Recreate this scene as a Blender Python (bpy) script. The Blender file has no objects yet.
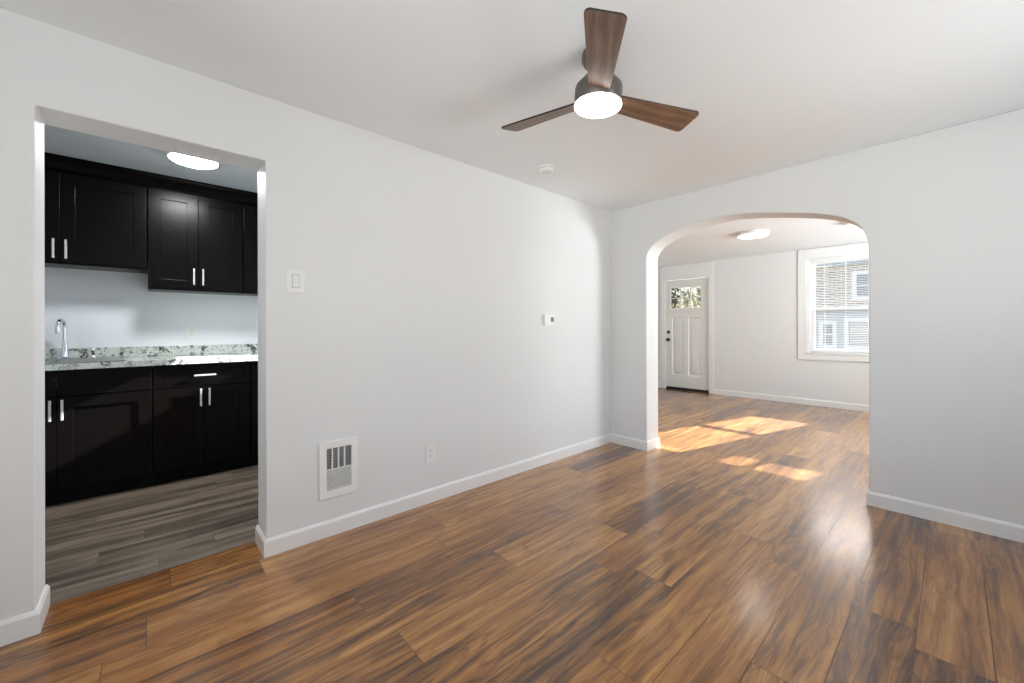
import bpy, bmesh, math, random
from mathutils import Vector, Matrix

sc = bpy.context.scene
C = sc.collection
R = math.radians
PI = math.pi

# ------------------------------------------------------------------ camera
cam_data = bpy.data.cameras.new('camera')
cam = bpy.data.objects.new('camera', cam_data)
C.objects.link(cam)
cam_data.sensor_width = 36.0
cam_data.lens = 402.65 / 1024 * 36.0
cam_data.shift_y = -(341.5 - 328.05) / 1024
cam_data.clip_start = 0.02
cam.matrix_world = (Matrix.Translation((0, 0, 1.17)) @ Matrix.Rotation(R(47.717), 4, 'Z')
                    @ Matrix.Rotation(R(90), 4, 'X') @ Matrix.Rotation(R(-0.107), 4, 'Z'))
sc.camera = cam

# ------------------------------------------------------------------ world, sun, lights, exposure
SUN_DIR = Vector((-0.2487, -1.0, -0.555)).normalized()      # way the sunlight travels
world = bpy.data.worlds.new('world')
sc.world = world
world.use_nodes = True
wn = world.node_tree
wn.nodes.clear()
w_out = wn.nodes.new('ShaderNodeOutputWorld')
w_bg = wn.nodes.new('ShaderNodeBackground')
w_sky = wn.nodes.new('ShaderNodeTexSky')
w_sky.sky_type = 'NISHITA'
w_sky.sun_disc = False
w_sky.sun_elevation = R(28.3)
w_sky.sun_rotation = R(14)
w_sky.air_density = 0.8
w_sky.dust_density = 3.0
w_bg.inputs['Strength'].default_value = 0.88
wn.links.new(w_sky.outputs[0], w_bg.inputs['Color'])
wn.links.new(w_bg.outputs[0], w_out.inputs['Surface'])


def add_sun(strength):
    d = bpy.data.lights.new('sun', 'SUN')
    d.energy = strength
    d.angle = R(0.5)
    d.color = (0.97, 0.98, 1.0)
    o = bpy.data.objects.new('sun', d)
    C.objects.link(o)
    o.rotation_euler = SUN_DIR.to_track_quat('-Z', 'Y').to_euler()
    return o


def add_area(name, loc, direction, sx, sy, power, color=(1, 1, 1), spread=180):
    d = bpy.data.lights.new(name, 'AREA')
    d.shape = 'RECTANGLE'
    d.size, d.size_y = sx, sy
    d.energy = power
    d.color = color
    d.spread = R(spread)
    o = bpy.data.objects.new(name, d)
    C.objects.link(o)
    o.location = loc
    o.rotation_euler = Vector(direction).to_track_quat('-Z', 'Z').to_euler()
    return o


add_sun(44.0)
# added fill lamps that brighten the rooms, set outside unseen wall openings
add_area('added_fill_back', (0.0, -1.52, 1.40), (-0.55, 1, 1.35), 1.7, 1.3, 72, (0.91, 0.965, 1.0))
add_area('added_fill_right', (1.52, 2.15, 1.40), (-1, -0.25, 0.9), 1.7, 1.3, 36, (0.91, 0.965, 1.0))
add_area('added_fill_far', (1.92, 5.45, 1.45), (-1, 0, 1.4), 1.5, 1.3, 275, (0.86, 0.95, 1.0))
add_area('added_fill_kitchen', (-3.4, 2.02, 1.5), (0, -1, 0), 0.9, 0.9, 4.0, (0.90, 0.96, 1.0))

sc.view_settings.view_transform = 'Standard'
sc.view_settings.look = 'None'
sc.view_settings.gamma = 1.0
sc.view_settings.use_curve_mapping = False
sc.view_settings.exposure = -0.09

try:
    sc.cycles.use_denoising = True
    sc.cycles.denoiser = 'OPENIMAGEDENOISE'
    sc.cycles.max_bounces = 12
    sc.cycles.diffuse_bounces = 6
    sc.cycles.glossy_bounces = 4
    sc.cycles.transparent_max_bounces = 16
    sc.cycles.sample_clamp_indirect = 6.0
    sc.cycles.caustics_reflective = False
    sc.cycles.caustics_refractive = False
except Exception:
    pass

# ------------------------------------------------------------------ measured layout (metres)
A = 2.379      # room side of the left wall is x = -A
TL = 0.205     # its thickness
B = 3.529      # room side of the arched wall is y = B
TB = 0.223
CY = 7.426     # street wall of the far room
H = 2.36       # ceiling
XR = 1.35      # right wall of the near room
YB = -1.35     # back wall of the near room
XFL = -3.95    # left wall of the far room
XFR = 1.75     # right wall of the far room
KX = -4.57     # kitchen back wall
KY0, KY1 = -1.85, 1.85
OY0, OY1, OZ = -0.315, 0.456, 2.032
HK = 2.385    # kitchen ceiling    # kitchen opening
BT, BH = 0.013, 0.09                   # baseboard


# ------------------------------------------------------------------ materials
class NT:
    def __init__(self, name):
        self.m = bpy.data.materials.new(name)
        self.m.use_nodes = True
        self.t = self.m.node_tree
        self.t.nodes.clear()
        self.out = self.n('ShaderNodeOutputMaterial')

    def n(self, kind, **kw):
        nd = self.t.nodes.new(kind)
        for k, v in kw.items():
            setattr(nd, k, v)
        return nd

    def l(self, a, b):
        self.t.links.new(a, b)

    def math(self, op, a, b=None, clamp=False):
        nd = self.n('ShaderNodeMath', operation=op)
        nd.use_clamp = clamp
        for i, v in enumerate((a, b)):
            if v is None:
                continue
            if isinstance(v, (int, float)):
                nd.inputs[i].default_value = v
            else:
                self.l(v, nd.inputs[i])
        return nd.outputs[0]

    def vmath(self, op, a, b=None):
        nd = self.n('ShaderNodeVectorMath', operation=op)
        for i, v in enumerate((a, b)):
            if v is None:
                continue
            if isinstance(v, (tuple, list)):
                nd.inputs[i].default_value = v
            else:
                self.l(v, nd.inputs[i])
        return nd.outputs[0]

    def noise(self, vec, scale, detail=3, rough=0.5, dist=0.0):
        nd = self.n('ShaderNodeTexNoise')
        nd.inputs['Scale'].default_value = scale
        nd.inputs['Detail'].default_value = detail
        nd.inputs['Roughness'].default_value = rough
        nd.inputs['Distortion'].default_value = dist
        if vec is not None:
            self.l(vec, nd.inputs['Vector'])
        return nd.outputs['Fac']

    def ramp(self, fac, stops):
        nd = self.n('ShaderNodeValToRGB')
        cr = nd.color_ramp
        while len(cr.elements) < len(stops):
            cr.elements.new(0.5)
        for e, (p, c) in zip(cr.elements, stops):
            e.position = p
            e.color = (*c, 1) if len(c) == 3 else c
        self.l(fac, nd.inputs[0])
        return nd.outputs[0]

    def mix(self, fac, a, b, blend='MIX'):
        nd = self.n('ShaderNodeMix', data_type='RGBA', blend_type=blend)
        for sock, v in ((nd.inputs[0], fac), (nd.inputs[6], a), (nd.inputs[7], b)):
            if isinstance(v, (int, float)):
                sock.default_value = v
            elif isinstance(v, (tuple, list)):
                sock.default_value = (*v, 1) if len(v) == 3 else v
            else:
                self.l(v, sock)
        return nd.outputs[2]

    def bsdf(self, color, rough=0.5, metal=0.0, ior=1.5, coat=0.0, coat_rough=0.1, normal=None, emit=None, emit_s=0.0):
        b = self.n('ShaderNodeBsdfPrincipled')
        for k, v in (('Base Color', color), ('Roughness', rough)):
            if isinstance(v, (int, float)):
                b.inputs[k].default_value = v
            elif isinstance(v, (tuple, list)):
                b.inputs[k].default_value = (*v, 1)
            else:
                self.l(v, b.inputs[k])
        b.inputs['Metallic'].default_value = metal
        b.inputs['IOR'].default_value = ior
        b.inputs['Coat Weight'].default_value = coat
        b.inputs['Coat Roughness'].default_value = coat_rough
        if normal is not None:
            self.l(normal, b.inputs['Normal'])
            self.l(normal, b.inputs['Coat Normal'])
        if emit:
            b.inputs['Emission Color'].default_value = (*emit, 1)
            b.inputs['Emission Strength'].default_value = emit_s
        self.l(b.outputs[0], self.out.inputs['Surface'])
        return b

    def bump(self, height, strength, dist):
        nd = self.n('ShaderNodeBump')
        nd.inputs['Strength'].default_value = strength
        nd.inputs['Distance'].default_value = dist
        self.l(height, nd.inputs['Height'])
        return nd.outputs[0]

    def pos(self):
        return self.n('ShaderNodeNewGeometry').outputs['Position']

    def objco(self):
        return self.n('ShaderNodeTexCoord').outputs['Object']


def srgb(r, g, b):
    f = lambda c: ((c / 255 + 0.055) / 1.055) ** 2.4 if c > 10 else c / 255 / 12.92
    return (f(r), f(g), f(b))


def mat_plain(name, col, rough=0.5, metal=0.0, ior=1.5, var=0.04, scale=8.0, bump=0.0, coat=0.0):
    m = NT(name)
    co = m.objco()
    nz = m.noise(co, scale, 4)
    c = m.mix(nz, tuple(x * (1 - var) for x in col), tuple(min(1, x * (1 + var)) for x in col))
    rr = m.math('ADD', m.math('MULTIPLY', nz, 0.08), rough - 0.04)
    nrm = m.bump(m.noise(co, scale * 12, 3), bump, 0.002) if bump else None
    m.bsdf(c, rr, metal, ior, coat=coat, normal=nrm)
    return m.m


def mat_plaster(name, col, rough=0.55):
    m = NT(name)
    p = m.pos()
    big = m.noise(p, 0.9, 3)
    c = m.mix(big, tuple(x * 0.985 for x in col), tuple(min(1, x * 1.015) for x in col))
    h = m.math('ADD', m.math('MULTIPLY', m.noise(p, 2.2, 2), 4.0), m.math('MULTIPLY', m.noise(p, 120, 3), 0.05))
    m.bsdf(c, rough, ior=1.3, normal=m.bump(h, 0.35, 0.003))
    return m.m


def mat_wood_floor():
    m = NT('walnut_plank_floor')
    att = m.n('ShaderNodeAttribute', attribute_name='plank')
    sep = m.n('ShaderNodeSeparateXYZ')
    m.l(att.outputs['Vector'], sep.inputs[0])
    tone = sep.outputs[0]
    p = m.pos()
    off = m.vmath('MULTIPLY', att.outputs['Vector'], (13.0, 29.0, 17.0))
    q = m.vmath('ADD', p, off)
    # domain warp: slow sideways drift of the grain
    w1 = m.n('ShaderNodeTexNoise')
    w1.inputs['Scale'].default_value = 1.0
    w1.inputs['Detail'].default_value = 2
    m.l(m.vmath('MULTIPLY', q, (5.0, 1.6, 1.0)), w1.inputs['Vector'])
    warp = m.vmath('MULTIPLY', m.vmath('SUBTRACT', w1.outputs['Color'], (0.5, 0.5, 0.5)), (0.07, 0.25, 0.0))
    g = m.vmath('ADD', q, warp)
    bands = m.noise(m.vmath('MULTIPLY', g, (23.0, 1.0, 1.0)), 1.0, 7, 0.66, 0.2)
    fine = m.noise(m.vmath('MULTIPLY', g, (130.0, 4.0, 1.0)), 1.0, 4, 0.7)
    patch = m.noise(m.vmath('MULTIPLY', g, (5.0, 2.2, 1.0)), 1.0, 3, 0.5)
    vein_n = m.noise(m.vmath('MULTIPLY', g, (11.0, 1.6, 1.0)), 1.0, 4, 0.55, 1.2)
    vein = m.math('MULTIPLY', m.math('ABSOLUTE', m.math('SUBTRACT', vein_n, 0.5)), 14.0, True)   # 0 along thin wandering lines
    vein = m.math('SUBTRACT', 1.0, vein)
    v = m.math('ADD', m.math('MULTIPLY', bands, 0.58), m.math('MULTIPLY', fine, 0.22))
    v = m.math('ADD', v, m.math('MULTIPLY', patch, 0.20))
    v = m.math('SUBTRACT', v, m.math('MULTIPLY', m.math('MULTIPLY', vein, patch), 0.13))
    v = m.math('ADD', v, 0.012)
    v = m.math('ADD', v, m.math('MULTIPLY', m.math('SUBTRACT', tone, 0.5), 0.14))
    col = m.ramp(v, [(0.36, srgb(66, 39, 17)), (0.43, srgb(110, 71, 31)), (0.50, srgb(147, 98, 46)),
                     (0.57, srgb(172, 121, 62)), (0.67, srgb(202, 151, 88))])
    # brown to reddish brown, plank by plank
    col = m.mix(m.math('MULTIPLY', sep.outputs[1], 0.30), col, srgb(138, 84, 42))
    # wide seams catch wax and dirt
    rz = m.noise(m.vmath('MULTIPLY', p, (9.0, 6.0, 1.0)), 1.0, 4, 0.6)
    rough = m.math('ADD', m.math('MULTIPLY', rz, 0.12), 0.32)
    sparkle = m.noise(m.vmath('MULTIPLY', p, (60.0, 30.0, 1.0)), 1.0, 3, 0.65)
    und = m.noise(m.vmath('MULTIPLY', q, (7.0, 5.0, 1.0)), 1.0, 2, 0.5)
    hgt = m.math('ADD', m.math('MULTIPLY', und, 1.6), m.math('MULTIPLY', sparkle, 0.22))
    hgt = m.math('ADD', hgt, m.math('MULTIPLY', fine, 0.05))
    nrm = m.bump(hgt, 0.22, 0.0016)
    b = m.bsdf(col, rough, ior=1.25, coat=1.0, coat_rough=0.19, normal=nrm)
    b.inputs['Coat IOR'].default_value = 1.58
    return m.m


def mat_kitchen_floor():
    m = NT('grey_vinyl_plank_floor')
    att = m.n('ShaderNodeAttribute', attribute_name='plank')
    sep = m.n('ShaderNodeSeparateXYZ')
    m.l(att.outputs['Vector'], sep.inputs[0])
    p = m.pos()
    q = m.vmath('ADD', p, m.vmath('MULTIPLY', att.outputs['Vector'], (11.0, 23.0, 7.0)))
    bands = m.noise(m.vmath('MULTIPLY', q, (16.0, 1.3, 1.0)), 1.0, 5, 0.6, 0.5)
    fine = m.noise(m.vmath('MULTIPLY', q, (120.0, 5.0, 1.0)), 1.0, 4, 0.6)
    v = m.math('ADD', m.math('MULTIPLY', bands, 0.85), m.math('MULTIPLY', fine, 0.15))
    v = m.math('ADD', v, m.math('MULTIPLY', m.math('SUBTRACT', sep.outputs[0], 0.5), 0.16))
    col = m.ramp(v, [(0.32, srgb(52, 45, 38)), (0.46, srgb(86, 76, 65)), (0.58, srgb(114, 102, 89)), (0.75, srgb(142, 130, 115))])
    m.bsdf(col, 0.42, normal=m.bump(fine, 0.3, 0.001))
    return m.m


def mat_granite():
    m = NT('speckled_granite')
    p = m.objco()
    w = m.n('ShaderNodeTexNoise')
    w.inputs['Scale'].default_value = 7.0
    w.inputs['Detail'].default_value = 4
    m.l(p, w.inputs['Vector'])
    q = m.vmath('ADD', p, m.vmath('MULTIPLY', m.vmath('SUBTRACT', w.outputs['Color'], (0.5, 0.5, 0.5)), (0.25, 0.25, 0.25)))
    a = m.noise(q, 17, 7, 0.72)
    b = m.noise(q, 48, 5, 0.65)
    c1 = m.ramp(a, [(0.35, srgb(30, 32, 34)), (0.41, srgb(110, 114, 112)), (0.455, srgb(210, 214, 210)), (0.62, srgb(226, 230, 226)), (0.70, srgb(150, 155, 152))])
    c2 = m.ramp(b, [(0.36, srgb(70, 74, 74)), (0.45, srgb(225, 228, 224)), (0.7, srgb(240, 242, 240))])
    m.bsdf(m.mix(0.9, c1, c2, 'MULTIPLY'), 0.18, coat=0.3)
    return m.m


def mat_dark_cabinet():
    m = NT('espresso_cabinet')
    p = m.objco()
    g = m.noise(m.vmath('MULTIPLY', p, (30.0, 60.0, 2.5)), 1.0, 4, 0.6)
    col = m.ramp(g, [(0.3, (0.0016, 0.0013, 0.0012)), (0.7, (0.0026, 0.0020, 0.0018))])
    m.bsdf(col, 0.27, ior=1.23, normal=m.bump(g, 0.05, 0.0003))
    return m.m


def mat_blade():
    m = NT('walnut_fan_blade')
    p = m.objco()                       # x runs along the blade
    w = m.noise(m.vmath('MULTIPLY', p, (4.0, 10.0, 1.0)), 1.0, 2)
    wave = m.n('ShaderNodeTexWave', wave_type='BANDS', bands_direction='Y')
    wave.inputs['Scale'].default_value = 9.0
    wave.inputs['Distortion'].default_value = 9.0
    wave.inputs['Detail'].default_value = 3
    wave.inputs['Detail Scale'].default_value = 0.8
    m.l(m.vmath('MULTIPLY', p, (0.22, 1.0, 1.0)), wave.inputs['Vector'])
    fine = m.noise(m.vmath('MULTIPLY', p, (10.0, 190.0, 1.0)), 1.0, 4, 0.6)
    v = m.math('ADD', m.math('MULTIPLY', wave.outputs['Fac'], 0.2), m.math('MULTIPLY', fine, 0.6))
    v = m.math('ADD', v, m.math('MULTIPLY', w, 0.2))
    col = m.ramp(v, [(0.25, srgb(80, 58, 44)), (0.5, srgb(112, 84, 64)), (0.75, srgb(140, 110, 86))])
    m.bsdf(col, 0.45)
    return m.m


def mat_emit(name, col, strength):
    m = NT(name)
    m.bsdf((0.9, 0.9, 0.9), 0.4, emit=col, emit_s=strength)
    return m.m


def mat_glass(name, tint=(1, 1, 1), gloss=1.0, rough=0.02):
    m = NT(name)
    tr = m.n('ShaderNodeBsdfTransparent')
    tr.inputs[0].default_value = (*tint, 1)
    gl = m.n('ShaderNodeBsdfGlossy')
    gl.inputs['Roughness'].default_value = rough
    fr = m.n('ShaderNodeFresnel')
    fr.inputs['IOR'].default_value = 1.45
    mx = m.n('ShaderNodeMixShader')
    m.l(m.math('MULTIPLY', fr.outputs[0], gloss), mx.inputs[0])
    m.l(tr.outputs[0], mx.inputs[1])
    m.l(gl.outputs[0], mx.inputs[2])
    m.l(mx.outputs[0], m.out.inputs['Surface'])
    return m.m


def mat_textured_glass():
    # obscured decorative glass of the front door
    m = NT('textured_glass')
    p = m.objco()
    v = m.n('ShaderNodeTexVoronoi', feature='DISTANCE_TO_EDGE')
    v.inputs['Scale'].default_value = 22
    m.l(p, v.inputs['Vector'])
    fac = m.ramp(v.outputs[0], [(0.0, (0.10, 0.10, 0.10)), (0.12, (0.55, 0.56, 0.54))])
    nz = m.noise(p, 9, 4, 0.7)
    tint = m.mix(1.0, fac, m.ramp(nz, [(0.35, (0.35, 0.38, 0.36)), (0.55, (1, 1, 1))]), 'MULTIPLY')
    tr = m.n('ShaderNodeBsdfTransparent')
    m.l(tint, tr.inputs[0])
    gl = m.n('ShaderNodeBsdfGlossy')
    gl.inputs['Roughness'].default_value = 0.1
    mx = m.n('ShaderNodeMixShader')
    mx.inputs[0].default_value = 0.06
    m.l(tr.outputs[0], mx.inputs[1])
    m.l(gl.outputs[0], mx.inputs[2])
    m.l(mx.outputs[0], m.out.inputs['Surface'])
    return m.m


def mat_translucent(name, col, rough=0.8, fac=0.5):
    m = NT(name)
    d = m.n('ShaderNodeBsdfDiffuse')
    d.inputs[0].default_value = (*col, 1)
    t = m.n('ShaderNodeBsdfTranslucent')
    t.inputs[0].default_value = (*col, 1)
    mx = m.n('ShaderNodeMixShader')
    mx.inputs[0].default_value = fac
    m.l(d.outputs[0], mx.inputs[1])
    m.l(t.outputs[0], mx.inputs[2])
    m.l(mx.outputs[0], m.out.inputs['Surface'])
    return m.m


def mat_brick():
    m = NT('weathered_brick')
    br = m.n('ShaderNodeTexBrick')
    br.inputs['Color1'].default_value = (*srgb(146, 134, 114), 1)
    br.inputs['Color2'].default_value = (*srgb(112, 104, 90), 1)
    br.inputs['Mortar'].default_value = (*srgb(186, 178, 164), 1)
    br.inputs['Scale'].default_value = 1.0
    br.inputs['Mortar Size'].default_value = 0.016
    br.inputs['Brick Width'].default_value = 0.24
    br.inputs['Row Height'].default_value = 0.09
    cs = m.n('ShaderNodeSeparateXYZ')
    m.l(m.pos(), cs.inputs[0])
    cb = m.n('ShaderNodeCombineXYZ')
    m.l(cs.outputs[0], cb.inputs[0])
    m.l(cs.outputs[2], cb.inputs[1])
    m.l(cb.outputs[0], br.inputs['Vector'])
    nz = m.noise(m.pos(), 4, 4)
    m.bsdf(m.mix(m.math('MULTIPLY', nz, 0.5), br.outputs['Color'], srgb(150, 145, 134)), 0.85)
    return m.m


def mat_leaves(name, a, b):
    m = NT(name)
    m.bsdf(m.mix(m.noise(m.pos(), 12, 3), a, b), 0.6)
    return m.m


M = {
    'wall': mat_plaster('wall_paint', (0.735, 0.738, 0.73)),
    'ceil': mat_plaster('ceiling_paint', (0.865, 0.895, 0.91)),
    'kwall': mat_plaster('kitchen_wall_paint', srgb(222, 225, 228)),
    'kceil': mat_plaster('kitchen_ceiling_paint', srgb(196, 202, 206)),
    'trim': mat_plain('white_trim_paint', (0.80, 0.80, 0.785), 0.33, var=0.01),
    'reveal': mat_plaster('pale_reveal', (0.84, 0.845, 0.85)),
    'wood': mat_wood_floor(),
    'kfloor': mat_kitchen_floor(),
    'granite': mat_granite(),
    'cab': mat_dark_cabinet(),
    'toe': mat_plain('black_toe_kick', (0.002, 0.002, 0.002), 0.5, ior=1.2),
    'nickel': mat_plain('brushed_nickel', (0.72, 0.71, 0.69), 0.28, 1.0),
    'handle': mat_plain('satin_nickel', (0.60, 0.59, 0.575), 0.45, 0.7),
    'chrome': mat_plain('polished_chrome', (0.72, 0.74, 0.76), 0.09, 1.0),
    'steel': mat_plain('stainless_steel', (0.36, 0.38, 0.385), 0.26, 1.0),
    'plate': mat_plain('white_plastic', (0.77, 0.77, 0.75), 0.35, var=0.01),
    'plate_grey': mat_plain('grey_plastic', (0.42, 0.42, 0.41), 0.5),  # grey parts: switch surround, vent ring, tilt wand, upper louvres
    'slot': mat_plain('dark_slot', (0.03, 0.03, 0.03), 0.6),
    'lcd': mat_plain('lcd_screen', srgb(110, 112, 104), 0.2),
    'heat': mat_plain('white_enamel', (0.80, 0.80, 0.785), 0.4, var=0.01),
    'heat_in': mat_plain('heater_inside', (0.10, 0.10, 0.105), 0.5),
    'fan_metal': mat_plain('dark_bronze_metal', srgb(104, 99, 95), 0.35, 0.6),
    'blade': mat_blade(),
    'blade_edge': mat_plain('blade_edge', srgb(34, 25, 20), 0.5),
    'bulb': mat_emit('lamp_diffuser', (1.0, 0.97, 0.93), 14.0),
    'kbulb': mat_emit('kitchen_lamp_diffuser', (0.97, 0.99, 1.0), 165.0),
    'fbulb': mat_emit('far_lamp_diffuser', (1.0, 0.98, 0.95), 10.0),
    'added_glow': mat_emit('unlit_lamp_added_glow', (1.0, 0.98, 0.95), 0.9),  # lamp taken as off; faint glow added to whiten its underside
    'door': mat_plain('door_paint', srgb(222, 222, 218), 0.4, var=0.01),
    'knob': mat_plain('aged_bronze', srgb(70, 60, 52), 0.35, 0.8),
    'sweep': mat_plain('black_rubber', (0.01, 0.01, 0.01), 0.7),
    'glass': mat_glass('window_glass'),
    'dimming_glass': mat_glass('dimming_glass', (0.68, 0.68, 0.68)),  # tint added to dim the sun patches from the second window
    'door_glass': mat_textured_glass(),
    'vinyl': mat_plain('white_vinyl', (0.82, 0.825, 0.82), 0.35, var=0.01),
    'slat': mat_translucent('blind_slat', (0.86, 0.86, 0.84), fac=0.25),
    'shade': mat_translucent('added_shade_fabric', (0.82, 0.81, 0.78), fac=0.5),
    'brick': mat_brick(),
    'ext_glass': mat_plain('dark_window_glass', srgb(110, 112, 108), 0.1),
    'ext_white': mat_plain('white_exterior_paint', srgb(184, 182, 174), 0.5),
    'ext_siding': mat_plain('pale_grey_siding', srgb(148, 147, 140), 0.6),
    'ext_roof': mat_plain('grey_shingles', srgb(96, 94, 92), 0.9, scale=14),
    'concrete': mat_plain('concrete', srgb(176, 172, 164), 0.9, var=0.1, scale=3),
    'leaf': mat_leaves('leaves', srgb(70, 92, 48), srgb(124, 142, 84)),
    'bark': mat_plain('bark', srgb(84, 70, 58), 0.9, var=0.2),
}


# ------------------------------------------------------------------ mesh helpers
class MB:
    """collects shapes into ONE mesh"""
    def __init__(self):
        self.bm = bmesh.new()

    def box(self, a, b):
        x0, x1 = sorted((a[0], b[0])); y0, y1 = sorted((a[1], b[1])); z0, z1 = sorted((a[2], b[2]))
        v = [self.bm.verts.new((x, y, z)) for z in (z0, z1) for y in (y0, y1) for x in (x0, x1)]
        for f in ((0, 2, 3, 1), (4, 5, 7, 6), (0, 1, 5, 4), (2, 6, 7, 3), (0, 4, 6, 2), (1, 3, 7, 5)):
            self.bm.faces.new([v[i] for i in f])
        return self

    def quad(self, *pts):
        self.bm.faces.new([self.bm.verts.new(p) for p in pts])
        return self

    def lathe(self, prof, center=(0, 0, 0), axis='Z', seg=40):
        """prof: (radius, height) pairs; closed at both ends"""
        c = Vector(center)
        ax = {'Z': Matrix(), 'X': Matrix.Rotation(PI / 2, 4, 'Y'), 'Y': Matrix.Rotation(-PI / 2, 4, 'X')}[axis]
        rings = []
        for r, h in prof:
            if r < 1e-6:
                rings.append([self.bm.verts.new(c + ax @ Vector((0, 0, h)))])
            else:
                rings.append([self.bm.verts.new(c + ax @ Vector((r * math.cos(2 * PI * i / seg), r * math.sin(2 * PI * i / seg), h))) for i in range(seg)])
        for a, b in zip(rings[:-1], rings[1:]):
            for i in range(seg):
                j = (i + 1) % seg
                if len(a) == 1 and len(b) == 1:
                    continue
                if len(a) == 1:
                    self.bm.faces.new([a[0], b[j], b[i]])
                elif len(b) == 1:
                    self.bm.faces.new([a[i], a[j], b[0]])
                else:
                    self.bm.faces.new([a[i], a[j], b[j], b[i]])
        if len(rings[0]) > 1:
            self.bm.faces.new(list(reversed(rings[0])))
        if len(rings[-1]) > 1:
            self.bm.faces.new(rings[-1])
        return self

    def tube(self, pts, rad, seg=14):
        pts = [Vector(p) for p in pts]
        rads = rad if isinstance(rad, (list, tuple)) else [rad] * len(pts)
        up = Vector((0, 0, 1))
        prev = None
        rings = []
        for i, p in enumerate(pts):
            d = (pts[min(i + 1, len(pts) - 1)] - pts[max(i - 1, 0)]).normalized()
            if prev is None:
                n = d.cross(up)
                if n.length < 1e-3:
                    n = d.cross(Vector((1, 0, 0)))
            else:
                n = prev - d * prev.dot(d)
            n.normalize()
            prev = n
            b = d.cross(n)
            rings.append([self.bm.verts.new(p + (n * math.cos(2 * PI * k / seg) + b * math.sin(2 * PI * k / seg)) * rads[i]) for k in range(seg)])
        for a, b in zip(rings[:-1], rings[1:]):
            for k in range(seg):
                j = (k + 1) % seg
                self.bm.faces.new([a[k], a[j], b[j], b[k]])
        self.bm.faces.new(list(reversed(rings[0])))
        self.bm.faces.new(rings[-1])
        return self

    def prism(self, poly, axis, lo, hi):
        """poly: 2-D points; extruded along axis from lo to hi"""
        def put(p, t):
            if axis == 'X':
                return (t, p[0], p[1])
            if axis == 'Y':
                return (p[0], t, p[1])
            return (p[0], p[1], t)
        a = [self.bm.verts.new(put(p, lo)) for p in poly]
        b = [self.bm.verts.new(put(p, hi)) for p in poly]
        n = len(poly)
        for i in range(n):
            j = (i + 1) % n
            self.bm.faces.new([a[i], a[j], b[j], b[i]])
        self.bm.faces.new(list(reversed(a)))
        self.bm.faces.new(b)
        return self

    def build(self, name, mat, parent=None, loc=(0, 0, 0), rotz=0.0, bevel=0.0, seg=2, smooth=True, merge=True):
        if merge:
            bmesh.ops.remove_doubles(self.bm, verts=self.bm.verts, dist=1e-5)
        bmesh.ops.recalc_face_normals(self.bm, faces=self.bm.faces)
        me = bpy.data.meshes.new(name)
        self.bm.to_mesh(me)
        self.bm.free()
        me.materials.append(mat)
        if smooth:
            for p in me.polygons:
                p.use_smooth = True
            me.set_sharp_from_angle(angle=R(35))
        o = bpy.data.objects.new(name, me)
        C.objects.link(o)
        o.location = loc
        o.rotation_euler = (0, 0, rotz)
        if parent is not None:
            o.parent = parent
        if bevel:
            md = o.modifiers.new('bevel', 'BEVEL')
            md.width = bevel
            md.segments = seg
            md.limit_method = 'ANGLE'
            md.angle_limit = R(50)
            md.harden_normals = False
        return o


def tag(o, label, cat=None, group=None, kind=None):
    o['label'] = label
    if cat:
        o['category'] = cat
    if group:
        o['group'] = group
    if kind:
        o['kind'] = kind
    return o


def struct(o, label, cat):
    return tag(o, label, cat, kind='structure')


def thing(name, label, cat, loc, rotz=0.0, group=None, kind=None):
    o = bpy.data.objects.new(name, None)
    o.empty_display_size = 0.1
    C.objects.link(o)
    o.location = loc
    o.rotation_euler = (0, 0, rotz)
    return tag(o, label, cat, group, kind)


def dup(root, loc, label, rotz=None):
    r = root.copy()
    C.objects.link(r)
    r.location = loc
    if rotz is not None:
        r.rotation_euler = (0, 0, rotz)
    r['label'] = label
    for ch in list(root.children):
        c = ch.copy()
        C.objects.link(c)
        c.parent = r
        for g in ch.children:
            d = g.copy()
            C.objects.link(d)
            d.parent = c
    return r


def wall_bm(axis, p0, p1, u0, u1, z0, z1, holes=()):
    """slab between planes p0 and p1 on the given axis, spanning u0..u1, with rectangular holes (u0,u1,z0,z1)"""
    us = sorted({u0, u1, *[h[0] for h in holes], *[h[1] for h in holes]})
    zs = sorted({z0, z1, *[h[2] for h in holes], *[h[3] for h in holes]})
    solid = {}
    for i in range(len(us) - 1):
        for j in range(len(zs) - 1):
            cu, cz = (us[i] + us[i + 1]) / 2, (zs[j] + zs[j + 1]) / 2
            solid[i, j] = not any(h[0] < cu < h[1] and h[2] < cz < h[3] for h in holes)
    mb = MB()
    def P(u, p, z):
        return (p, u, z) if axis == 'X' else (u, p, z)
    for (i, j), s in solid.items():
        if not s:
            continue
        a, b, c, d = us[i], us[i + 1], zs[j], zs[j + 1]
        mb.quad(P(a, p0, c), P(b, p0, c), P(b, p0, d), P(a, p0, d))
        mb.quad(P(a, p1, c), P(b, p1, c), P(b, p1, d), P(a, p1, d))
        for di, dj, e in ((-1, 0, (a, c, a, d)), (1, 0, (b, c, b, d)), (0, -1, (a, c, b, c)), (0, 1, (a, d, b, d))):
            if not solid.get((i + di, j + dj), False):
                mb.quad(P(e[0], p0, e[1]), P(e[2], p0, e[3]), P(e[2], p1, e[3]), P(e[0], p1, e[1]))
    return mb


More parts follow.
